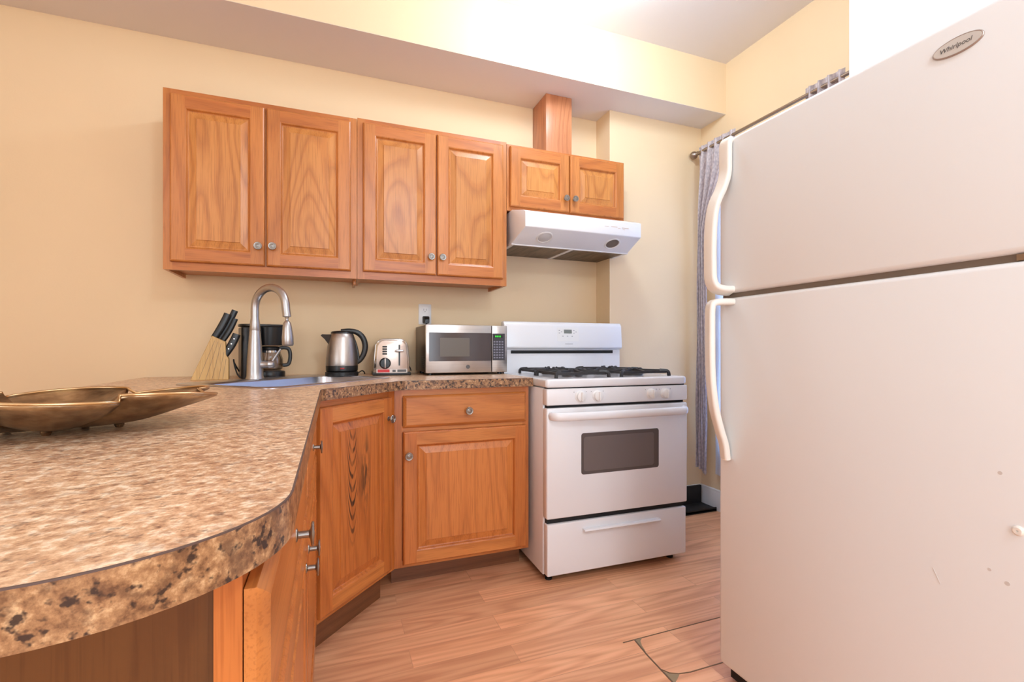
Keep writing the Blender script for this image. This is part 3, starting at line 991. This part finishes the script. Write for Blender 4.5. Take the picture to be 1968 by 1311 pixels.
# side ribs that taper to the flat bottom
k.prism([(0.135, 0.0), (0.445, 0.0), (0.445, 0.01), (0.13, 0.01)], 0.0, 0.02, 'x').prism([(0.135, 0.0), (0.445, 0.0), (0.445, 0.01), (0.13, 0.01)], HW - .02, HW, 'x')
k.box(0.02, HW - .02, 0.135, 0.15, 0.0, 0.01).box(HW / 2 - .012, HW / 2 + .012, .15, .445, -0.001, 0.01)
k.build('filter_frame', M['white_enamel'], H)
for a, b_ in ((0.02, HW / 2 - .012), (HW / 2 + .012, HW - .02)):
    MB().box(a, b_, 0.15, 0.44, 0.001, 0.006).build('grease_filter', M['hood_filter'], H)
sl = Vector((0.129, -0.062)).normalized()      # (y,z) down the light panel
nrm = Vector((0, -0.433, -0.901))
for lx, m_ in ((0.165, 'lens'), (0.590, 'hood_filter')):
    c_ = Vector((lx, 0.066, 0.037))
    q = MB().lathe([(0.046, -0.001), (0.046, 0.002), (0.040, 0.004), (0.038, 0.001), (0, 0.001)], c_, nrm, 32)
    lt = q.build('light_ring', M['white_plastic'], H)
    MB().lathe([(0.037, 0.0012), (0.030, 0.0042), (0, 0.005)] if m_ == 'lens' else [(0.037, 0.0012), (0.0, 0.0016)], c_, nrm, 32).build('light_lens', M['lens'] if m_ == 'lens' else M['gasket'], lt)
for a, b_, z0, z1 in ((.50, .525, .112, .115), (.54, .58, .112, .116), (.585, .60, .106, .110), (.61, .655, .110, .115), (.615, .63, .102, .105)):
    MB().box(a, b_, -0.0006, 0.002, z0, z1).build('switch_mark', M['tan_mark'], shell)

# ------------------------------------------------------------------ refrigerator
FR = thing('refrigerator', 'tall white top-freezer refrigerator filling the right side', 'refrigerator', (1.154, 1.175, 0), R(-90))
# local: +x runs toward the viewer (-y world), -y is out of the doors (-x world)
FW = 0.80
k = MB().box(0.008, FW - .008, 0.068, 0.74, 0.03, 1.698, 0.006, 2)
k.build('body', M['fridge'], FR)
k = MB().box(0.006, FW - .006, 0.012, 0.07, 0.065, 1.69)
k.build('gasket', M['gasket'], FR)
fz = MB().box(0, FW, 0.0, 0.060, 1.222, 1.704, 0.012, 4).build('freezer_door', M['fridge'], FR, 50)
fd = MB().box(0, FW, 0.0, 0.060, 0.052, 1.208, 0.012, 4).build('refrigerator_door', M['fridge'], FR, 50)
MB().box(0.02, FW - .02, 0.03, 0.07, 0.008, 0.05).build('base_grille', M['black_matte'], FR)
MB().box(0.70, FW - .01, 0.006, 0.06, 1.209, 1.221).build('hinge', M['rod'], FR)
sec = rrect(-0.021, 0.021, -0.010, 0.010, 0.008, 4)
up = [(0.040, -0.002, 1.697), (0.040, -0.011, 1.685), (0.040, -0.012, 1.64), (0.039, -0.013, 1.59), (0.035, -0.026, 1.545), (0.030, -0.046, 1.50), (0.028, -0.056, 1.45), (0.027, -0.060, 1.38), (0.027, -0.060, 1.30), (0.028, -0.058, 1.26), (0.032, -0.046, 1.238), (0.040, -0.022, 1.230), (0.046, 0.004, 1.229)]
MB().sweep(smooth(up, 5), sec, up=(1, 0, 0)).build('handle', M['fridge_handle'], fz, 50)
lo = [(0.048, 0.004, 1.194), (0.040, -0.026, 1.194), (0.031, -0.054, 1.190), (0.028, -0.061, 1.17), (0.027, -0.061, 1.11), (0.027, -0.060, 1.00), (0.028, -0.056, .93), (0.030, -0.046, .86), (0.033, -0.030, .80), (0.036, -0.016, .755), (0.037, -0.011, .72), (0.037, -0.009, .708)]
hl = MB().sweep(smooth(lo, 5), sec, up=(1, 0, 0)).build('handle', M['fridge_handle'], fd, 50)
# oval badge
bx, bz = 0.617, 1.648
def oval(a, b2, y):
    return [(bx + a * math.cos(2 * math.pi * i / 40), y, bz + b2 * math.sin(2 * math.pi * i / 40)) for i in range(40)]
k = MB().loft([oval(.0415, .0175, .001), oval(.0415, .0175, -.0020), oval(.0400, .0160, -.0034), oval(.0388, .0149, -.0030)], True, False)
bd = k.build('badge', M['badge_rim'], fz, 50)
MB().loft([oval(.0392, .0152, .0), oval(.0388, .0149, -.0034)], True, True).build('badge_plate', M['badge'], bd)
tm = Matrix.Translation((bx - .003, -0.0036, bz)) @ Matrix.Rotation(R(90), 4, 'X')
text_mesh('Whirlpool', 0.0125, 'badge_lettering', M['ink'], bd, tm, 0.25, 0.0003)
q = MB().lathe([(0.009, 0), (0.009, .002), (0.006, .0045), (0.002, .0045), (0.0015, .002), (0, .002)], (0.705, 0.0, 0.722), (0, -1, 0), 24)
q.build('plug_button', M['fridge_handle'], fd)
for cx_, z_, r_ in ((.68, .82, .0035), (.69, .62, .004), (.665, .635, .003)):
    MB().lathe([(r_, 0), (r_, .0004), (0, .0005)], (cx_, 0.0, z_), (0, -1, 0), 12).build('scuff_mark', M['scuff'], fd)
MB().sweep([(.575, 0.0, .60), (.582, 0.0, .585), (.588, 0.0, .572)], [(.0006, .0006), (-.0006, .0006), (-.0006, -.0006), (.0006, -.0006)]).build('scratch', M['scuff'], fd)

# ------------------------------------------------------------------ microwave
MW = thing('microwave', 'stainless countertop microwave with dark door, between toaster and stove', 'microwave', (0.438, 2.372, 0.914), 0)
w, h, dp = 0.434, 0.256, 0.302
k = MB().box(0.002, w - .002, 0.012, dp, 0.014, h, 0.004, 2)
k.build('case', M['mw_side'], MW)
fr = MB().box(0, 0.346, -0.010, 0.012, 0.012, h + .001, 0.003, 2).build('door', M['steel'], MW)
MB().prism(rrect(.016, .344, .072, .217, .003), -0.0125, -0.006, 'y').build('door_glass', M['mw_glass'], fr)
MB().prism(rrect(.072, .226, .095, .190, .003), -0.0132, -0.010, 'y').build('window_mesh', M['mw_screen'], fr)
lg = MB().lathe([(0.0105, 0), (0.0105, .0012), (0.0085, .0014), (0.0082, .0006), (0.004, .0006), (0.0036, .0012), (0, .0012)], (0.218, -0.010, 0.042), (0, -1, 0), 28).build('emblem', M['ink'], fr)
cp = MB().box(0.349, w, -0.010, 0.012, 0.012, h + .001, 0.003, 2).build('control_panel', M['steel'], MW)
MB().prism(rrect(.351, .420, .074, .215, .002), -0.0118, -0.006, 'y').build('keypad', M['mw_panel'], cp)
MB().box(.358, .408, -0.0124, -0.011, .192, .208).build('display', M['black'], cp)
for dx in (.366, .377, .389):
    MB().box(dx, dx + .0075, -0.0128, -0.012, .196, .204).build('display_digit', M['green'], cp)
for r_ in range(7):
    for c_ in range(4):
        MB().box(.357 + c_ * .0148, .367 + c_ * .0148, -0.0124, -0.0115, .084 + r_ * .0140, .0915 + r_ * .0140, 0.0006, 1).build('key', M['mw_key'], cp)
for fx_ in (.03, w - .03):
    for fy_ in (.03, dp - .03):
        MB().lathe([(0.012, 0), (0.012, .015)], (fx_, fy_, 0), seg=14).build('foot', M['black'], MW)
for i in range(6):
    MB().box(-0.0005, 0.004, .04, .13, .04 + i * .010, .044 + i * .010).build('vent_slot', M['black'], MW)

# ------------------------------------------------------------------ toaster
TO = thing('toaster', 'small chrome two-slice toaster with red label, between kettle and microwave', 'toaster', (0.192, 2.44, 0.914), R(-3))
w, h, dp = 0.180, 0.187, 0.225
prof = [(0.0, 0.004), (w, 0.004), (w - .003, .09), (w - .009, h - .035)] + [(w - .050 + .040 * math.cos(R(a)), h - .040 + .040 * math.sin(R(a))) for a in (20, 45, 70, 90)] + [(.050 + .040 * math.cos(R(a)), h - .040 + .040 * math.sin(R(a))) for a in (90, 110, 135, 160)] + [(.009, h - .035), (.003, .09)]
MB().prism(prof, 0.012, dp, 'y', 0.004, 2).build('body', M['chrome'], TO, 40)
ins = [((x_ - w / 2) * .86 + w / 2, (z_ - .085) * .90 + .086) for x_, z_ in prof]
face = MB().prism(ins, 0.0, 0.016, 'y', 0.003, 2).build('front_panel', M['toaster_face'], TO, 40)
MB().box(-0.004, w + .004, 0.006, dp + .003, 0.0, 0.016, 0.004, 2).build('base', M['black'], TO)
MB().box(.122, .130, -0.001, 0.004, .05, .155).build('lever_slot', M['black'], face)
q = MB().box(.121, .131, -0.018, 0.004, .124, .132, 0.002).box(.106, .146, -0.028, -0.014, .118, .130, 0.004, 3)
q.build('lever', M['nickel'], face)
q = MB().lathe([(0.028, 0), (0.028, .006), (0.025, .010), (0.022, .016), (0, .017)], (.056, 0.0, .062), (0, -1, 0), 28)
dl_ = q.build('browning_dial', M['black'], face)
MB().box(.0535, .0585, -0.020, -0.010, .038, .087, 0.001).build('dial_pointer', M['toaster_face'], dl_)
for i in range(4):
    MB().box(.043, .066, -0.003, 0.004, .105 + i * .012, .1135 + i * .012, 0.002).build('button', M['black'], face)
lb = MB().box(.015, .165, -0.0012, 0.004, .014, .033).build('label', M['pale'], face)
MB().box(.020, .078, -0.0018, -0.001, .017, .031).build('label_red', M['red'], lb)
MB().box(.092, .108, -0.0018, -0.001, .018, .029).build('label_print', M['ink'], lb)
MB().box(.116, .160, -0.0018, -0.001, .018, .030).build('label_print', M['ink'], lb)
for sx_ in (.055, .105):
    MB().box(sx_, sx_ + .022, .04, dp - .03, h - .006, h + .0006).build('bread_slot', M['black_matte'], TO)
MB().tube(smooth([(w - .02, dp - .01, .03), (w + .008, dp + .008, .05), (w + .022, dp + .01, .03), (w + .028, dp + .012, .012)], 5), 0.003, 8).build('cord', M['cord'], TO)

# ------------------------------------------------------------------ kettle
KE = thing('electric_kettle', 'stainless electric kettle with black handle and base, left of the toaster', 'kettle', (0.046, 2.49, 0.914), 0)
k = MB().lathe([(0.074, 0), (0.078, .003), (0.078, .020), (0.074, .023)], seg=40)
pb = k.build('power_base', M['black'], KE, 40)
MB().tube(smooth([(.07, .02, .006), (.095, .045, .022), (.108, .06, .016), (.112, .075, .005)], 5), 0.003, 8).build('cord', M['cord'], pb)
MB().lathe([(0.071, .024), (0.075, .028), (0.0755, .050), (0.075, .052)], seg=40).build('lower_band', M['black'], KE, 40)
MB().box(-.010, .010, -0.0785, -0.07, .036, .043, 0.002).build('indicator', M['redlamp'], KE)
MB().lathe([(0.075, .052), (0.076, .058), (0.0745, .09), (0.069, .14), (0.061, .185), (0.055, .205), (0.052, .209)], seg=48).build('body', M['steel_v'], KE, 40)
MB().lathe([(0.0525, .209), (0.0515, .216), (0.046, .221), (0.02, .224), (0, .224)], seg=40).build('lid', M['black'], KE, 40)
# spout on the left
k = MB()
k.loft([[(-.058, -.024, .150), (-.058, .024, .150), (-.050, .026, .205), (-.050, -.026, .205)],
        [(-.080, -.013, .182), (-.080, .013, .182), (-.072, .015, .205), (-.072, -.015, .205)],
        [(-.098, -.006, .199), (-.098, .006, .199), (-.092, .008, .206), (-.092, -.008, .206)]])
k.build('spout', M['pewter_dark'], KE, 60)
hp = smooth([(-.005, 0, .222), (.04, 0, .224), (.075, 0, .214), (.100, 0, .188), (.110, 0, .150), (.104, 0, .112), (.088, 0, .082), (.070, 0, .066)], 6)
n_ = len(hp)
MB().sweep(hp, rrect(-.014, .014, -.009, .009, .007, 3), up=(0, 1, 0), scale=[1.15 + .35 * math.sin(math.pi * i / (n_ - 1)) for i in range(n_)]).build('handle', M['black'], KE, 50)
MB().sweep(smooth([(.046, 0, .205), (.062, 0, .165), (.074, 0, .115), (.079, 0, .066)], 5), rrect(-.016, .016, -.006, .006, .004, 3), up=(0, 1, 0)).build('handle_spine', M['black'], KE, 50)

# ------------------------------------------------------------------ coffee maker
CM = thing('coffee_maker', 'black drip coffee maker standing behind the faucet', 'coffee maker', (-0.397, 2.475, 0.914), R(14))
k = MB().prism(rrect(0.0, 0.085, -0.075, 0.075, 0.02), 0.0, 0.232, bev=0.003)
k.build('tower', M['black'], CM)
k = MB()
k.loft([[(u * .92 + .005, v * .92, .150) for u, v in rrect(0.07, 0.190, -0.062, 0.062, 0.058, 8)], [(u, v, .195) for u, v in rrect(0.065, 0.192, -0.064, 0.064, 0.060, 8)], [(u, v, .236) for u, v in rrect(0.062, 0.197, -0.068, 0.068, 0.064, 8)]])
k.build('filter_basket', M['black'], CM, 40)
MB().prism(rrect(-0.006, 0.200, -0.076, 0.076, 0.06, 8), 0.236, 0.248, bev=0.004).build('lid', M['black'], CM)
k = MB().prism(rrect(0.06, 0.190, -0.068, 0.068, 0.062, 8), 0.0, 0.030, bev=0.005)
k.build('base', M['black'], CM)
MB().lathe([(0.052, 0), (0.052, .002), (0, .002)], (0.123, 0, .030)).build('warming_plate', M['burner'], CM)
MB().tube(smooth([(0.0, .02, .03), (-.012, -.0, .05), (-.024, -.02, .075), (-.026, -.03, .085), (-.022, -.04, .055), (-.012, -.045, .02), (.0, -.05, .005)], 6), 0.0032, 8).build('cord', M['cord'], CM)
cw = Matrix.Translation((-0.397, 2.475, 0.914)) @ Matrix.Rotation(R(14), 4, 'Z') @ Vector((0.123, 0, .0325))
CF = thing('coffee_carafe', 'glass coffee carafe with black handle on the warming plate', 'carafe', tuple(cw), R(2))
k = MB().lathe([(0.046, 0), (0.056, .008), (0.060, .03), (0.058, .055), (0.048, .085), (0.042, .098), (0.0405, .098), (0.0465, .084), (0.0563, .055), (0.058, .03), (0.054, .010), (0.044, .003), (0, .003)], seg=36)
k.build('glass_bowl', M['glass'], CF, 50)
MB().lathe([(0.0435, .094), (0.0445, .096), (0.0445, .108), (0.038, .114), (0, .115)], seg=32).build('lid', M['black'], CF)
MB().lathe([(0.0455, .084), (0.0475, .084), (0.0455, .094), (0.0435, .094)], seg=36).build('band', M['chrome'], CF)
MB().sweep(smooth([(.040, 0, .104), (.062, 0, .108), (.082, 0, .102), (.089, 0, .080), (.088, 0, .050), (.080, 0, .028), (.058, 0, .024)], 5), rrect(-.012, .012, -.0085, .0085, .005, 3), up=(0, 1, 0)).build('handle', M['black'], CF, 50)

# ------------------------------------------------------------------ knife block and knives
KBP = (-0.567, 2.395, 0.914)
KB = thing('knife_block', 'slanted pale beech knife block at the back left of the worktop', 'knife block', KBP, R(8))
k = MB().prism([(0, 0), (0.140, 0), (0.140, 0.092), (0.130, 0.108), (0.128, 0.166), (0.078, 0.192)], -0.045, 0.045, 'y', 0.002, 1)
kb = k.build('block', M['beech'], KB)
q = MB()
for x0, x1, z1 in ((.03, .088, .17), (.055, .100, .165), (.078, .112, .16), (.102, .122, .12), (.118, .130, .09)):
    q.sweep([(x0, -.0453, .002), (x1, -.0453, z1)], [(.0005, .0004), (-.0005, .0004), (-.0005, -.0004), (.0005, -.0004)])
q.build('lamination_line', M['gasket'], kb)
rotb = Matrix.Translation(KBP) @ Matrix.Rotation(R(8), 4, 'Z')
up_dir = Vector((0.43, 0, 0.90)).normalized()
def knife(label, p, length, wd, th, rivets):
    o = rotb @ Vector(p)
    K = thing('kitchen_knife', label, 'knife', tuple(o), R(8), 'knives in the block')
    perp = Vector((up_dir.z, 0, -up_dir.x))
    path = smooth([tuple(up_dir * (length * t_) + perp * (0.003 * math.sin(t_ * 3.1))) for t_ in (-0.06, .22, .48, .74, 1.0)], 4)
    n = len(path)
    sc = [0.82 + 0.18 * math.sin(math.pi * min(1, (i / (n - 1)) * .9 + .1)) + (0.16 * (i / (n - 1)) ** 3) for i in range(n)]
    hnd = MB().sweep(path, rrect(-wd / 2, wd / 2, -th / 2, th / 2, th * .42, 3), up=tuple(perp), scale=sc).build('handle', M['black'], K, 50)
    MB().sweep([tuple(up_dir * -0.03), tuple(up_dir * -.012), tuple(up_dir * 0.002)], rrect(-wd * .25, wd * .25, -.001, .001, .0005, 1), up=tuple(perp)).build('blade', M['chrome'], K)
    if rivets:
        for t_ in (.25, .5, .75):
            c_ = up_dir * (length * t_)
            MB().lathe([(.0033, 0), (.003, .0012), (0, .0015)], (c_.x, -th / 2 * .99, c_.z), (0, -1, 0), 12).build('rivet', M['chrome'], hnd)
knife('black-handled knife leftmost in the beech block, curved grip', (0.088, -0.026, 0.188), 0.112, 0.030, 0.022, False)
knife('tallest black-handled knife, in the middle of the block top', (0.102, 0.012, 0.181), 0.140, 0.026, 0.020, False)
knife('slim black-handled knife at the right end of the block top', (0.118, -0.012, 0.172), 0.108, 0.022, 0.018, False)
knife('short black-handled knife with three rivets, low on the block front', (0.128, -0.030, 0.112), 0.098, 0.032, 0.020, True)

# ------------------------------------------------------------------ outlet and plug
OU = thing('wall_outlet', 'white wall outlet above the microwave under the middle cabinet', 'outlet', (0.495, 2.70, 1.245))
pl = MB().box(-.036, .036, -.006, -.0002, -.058, .058, 0.003, 2).build('cover_plate', M['white_plastic'], OU)
for z_ in (-.026, .024):
    rc = MB().prism(rrect(-.017, .017, z_ - .019, z_ + .019, .010), -.0085, -.005, 'y').build('receptacle', M['white_plastic'], pl)
    MB().box(-.008, -.006, -.0088, -.008, z_ - .003, z_ + .008).box(.006, .008, -.0088, -.008, z_ - .003, z_ + .008).box(-.002, .002, -.0088, -.008, z_ - .011, z_ - .007).build('socket_hole', M['ink'], rc)
PG = thing('power_plug', 'black power plug with cord in the lower half of the outlet', 'plug', (0.500, 2.691, 1.215))
MB().loft([[(u, -.001, v) for u, v in rrect(-.020, .020, -.022, .020, .008)], [(u * .9, -.022, v * .9) for u, v in rrect(-.018, .018, -.022, .018, .008)], [(u * .6, -.034, v * .6 - .010) for u, v in rrect(-.018, .018, -.020, .018, .008)]]).build('plug_body', M['black'], PG, 50)
MB().tube(smooth([(0, -.020, -.012), (.002, -.014, -.05), (.002, -.0095, -.10), (.0, -.008, -.22), (.0, -.008, -.29)], 5), 0.004, 8).build('cord', M['cord'], PG)

# ------------------------------------------------------------------ bronze bowl
BO = thing('decorative_bowl', 'bronze bowl with petal-like overlapping rim on ball feet, at the left end of the peninsula', 'bowl', (-0.43, 1.005, 0.914), 0)
NT, NS = 180, 16
PET = 6
def bowl_pt(th, s):
    f_ = ((math.degrees(th) + 44.0) / (360.0 / PET)) % 1.0
    lobe = math.sin(math.pi * f_) ** 0.55
    r_ = 0.178 + 0.038 * lobe + 0.012 * math.cos(th - 0.9) + 0.014 * math.cos(2 * th + 0.2)
    saw = (0.5 - f_)
    hgt = 0.045 + 0.003 * lobe + 0.011 * saw - 0.005 * math.sin(th)
    ss = s
    z_ = 0.010 + hgt * (ss ** 1.9) - 0.006 * lobe * math.sin(math.pi * ss) + 0.0015 * math.sin(5 * th + 11 * ss) * ss
    return (r_ * ss * math.cos(th), r_ * ss * math.sin(th), z_)
t_ = bmesh.new()
rows = []
cv = t_.verts.new((0, 0, 0.010))
for j in range(1, NS + 1):
    rows.append([t_.verts.new(bowl_pt(2 * math.pi * i / NT, j / NS)) for i in range(NT)])
for i in range(NT):
    t_.faces.new((cv, rows[0][i], rows[0][(i + 1) % NT]))
for a, b_ in zip(rows[:-1], rows[1:]):
    for i in range(NT):
        t_.faces.new((a[i], b_[i], b_[(i + 1) % NT], a[(i + 1) % NT]))
k = MB(); k._take(t_)
bo = k.build('dish', M['bronze'], BO, 60)
sol = bo.modifiers.new('thickness', 'SOLIDIFY'); sol.thickness = 0.004; sol.offset = 1.0
MB().tube([bowl_pt(2 * math.pi * i / NT + .0001, 1.0) for i in range(NT + 1)], 0.0026, 8).build('rim', M['bronze_highlight'], BO, 60)  # thin bright tube added as the highlight along the bowl edge
for u_, v_ in ((.088, -.005), (.015, -.062), (-.062, .0), (.01, .075)):
    MB().lathe([(0.0, 0.0), (.005, .001), (.0075, .006), (.005, .011), (.004, .012), (.006, .016)], (u_, v_, 0), seg=16).build('ball_foot', M['bronze'], BO)

# ------------------------------------------------------------------ curtain, rod
CR = thing('curtain_rod', 'brushed metal curtain rod with ball finial on the right wall', 'curtain rod', (2.25, 2.47, 2.335))
MB().tube([(0, 0.0, 0), (0, -1.14, 0)], 0.0095, 14).build('rod', M['rod'], CR)
MB().lathe([(.0095, 0), (.013, .002), (.013, .010), (.008, .013), (.012, .019), (.022, .028), (.026, .041), (.022, .054), (.012, .063), (0, .066)], (0, -.004, 0), (0, 1, 0), 28).build('finial', M['rod'], CR, 60)
MB().box(-.006, .089, -.05, -.038, -.012, .0).build('bracket', M['rod'], CR)


def curtain(name, label, cat, y0, wtop, wbot, zt, zb, folds, seed, mat, x0=2.25, amp0=0.016, slope=0.05, group=None):
    rnd = random.Random(seed)
    ph = [rnd.uniform(0, 6) for _ in range(4)]
    n, mz = folds * 16, 48
    t2 = bmesh.new()
    g2 = []
    for j in range(mz + 1):
        v = j / mz
        sm_ = min(1.0, v / 0.30); sm_ = sm_ * sm_ * (3 - 2 * sm_)
        wd = wtop + (wbot - wtop) * sm_
        row = []
        for i in range(n + 1):
            u = i / n
            amp = amp0 * (0.75 + 0.35 * math.sin(3 * u + ph[0])) * (1.0 + 0.5 * v)
            if v < 0.04:
                amp = amp0 * 0.85
            yy = y0 - wd * u + 0.006 * math.sin(7 * u + 4 * v + ph[1]) * v
            xx = amp * math.sin(2 * math.pi * folds * u + 0.8 * math.sin(3 * v + ph[2])) + 0.003 * math.sin(22 * v + 9 * u)
            zz = zt + (zb - zt) * v + 0.006 * math.sin(2 * math.pi * folds * u) * (1 if v < .02 else 0) - slope * u * v
            row.append(t2.verts.new((x0 + xx, yy, zz)))
        g2.append(row)
    for a, b_ in zip(g2[:-1], g2[1:]):
        for i in range(n):
            t2.faces.new((a[i], a[i + 1], b_[i + 1], b_[i]))
    k2 = MB(); k2._take(t2)
    o = k2.build(name, mat, None, 80)
    return tag(o, label, cat, group)


GC = 'grey curtains on the rod'
curtain('curtain', 'patterned grey curtain gathered at the wall corner, left of the refrigerator', 'curtain', 2.468, 0.30, 0.078, 2.372, 0.285, 5, 3, M['fabric'], group=GC)
curtain('curtain', 'gathered grey curtain heading peeking over the refrigerator top near the white wall', 'curtain', 1.72, 0.20, 0.20, 2.375, 0.27, 4, 8, M['fabric'], group=GC)
curtain('sheer_curtain', 'pale sheer curtain glowing bluish with daylight behind the refrigerator handles', 'curtain', 2.375, 0.86, 0.86, 2.322, 0.24, 9, 5, M['sheer'], x0=2.305, amp0=0.008, slope=0.0)

# ------------------------------------------------------------------ black tray
TR = thing('floor_tray', 'black tray with upright back on the floor, right behind the stove', 'tray', (1.90, 2.38, 0))
MB().box(0, 0.42, 0, 0.135, 0.004, 0.02, 0.003).box(0, 0.42, 0, 0.006, 0, 0.026).build('tray_base', M['black_matte'], TR)
MB().box(0.0, 0.41, 0.122, 0.140, 0.018, 0.138, 0.003).build('tray_back', M['black_matte'], TR)
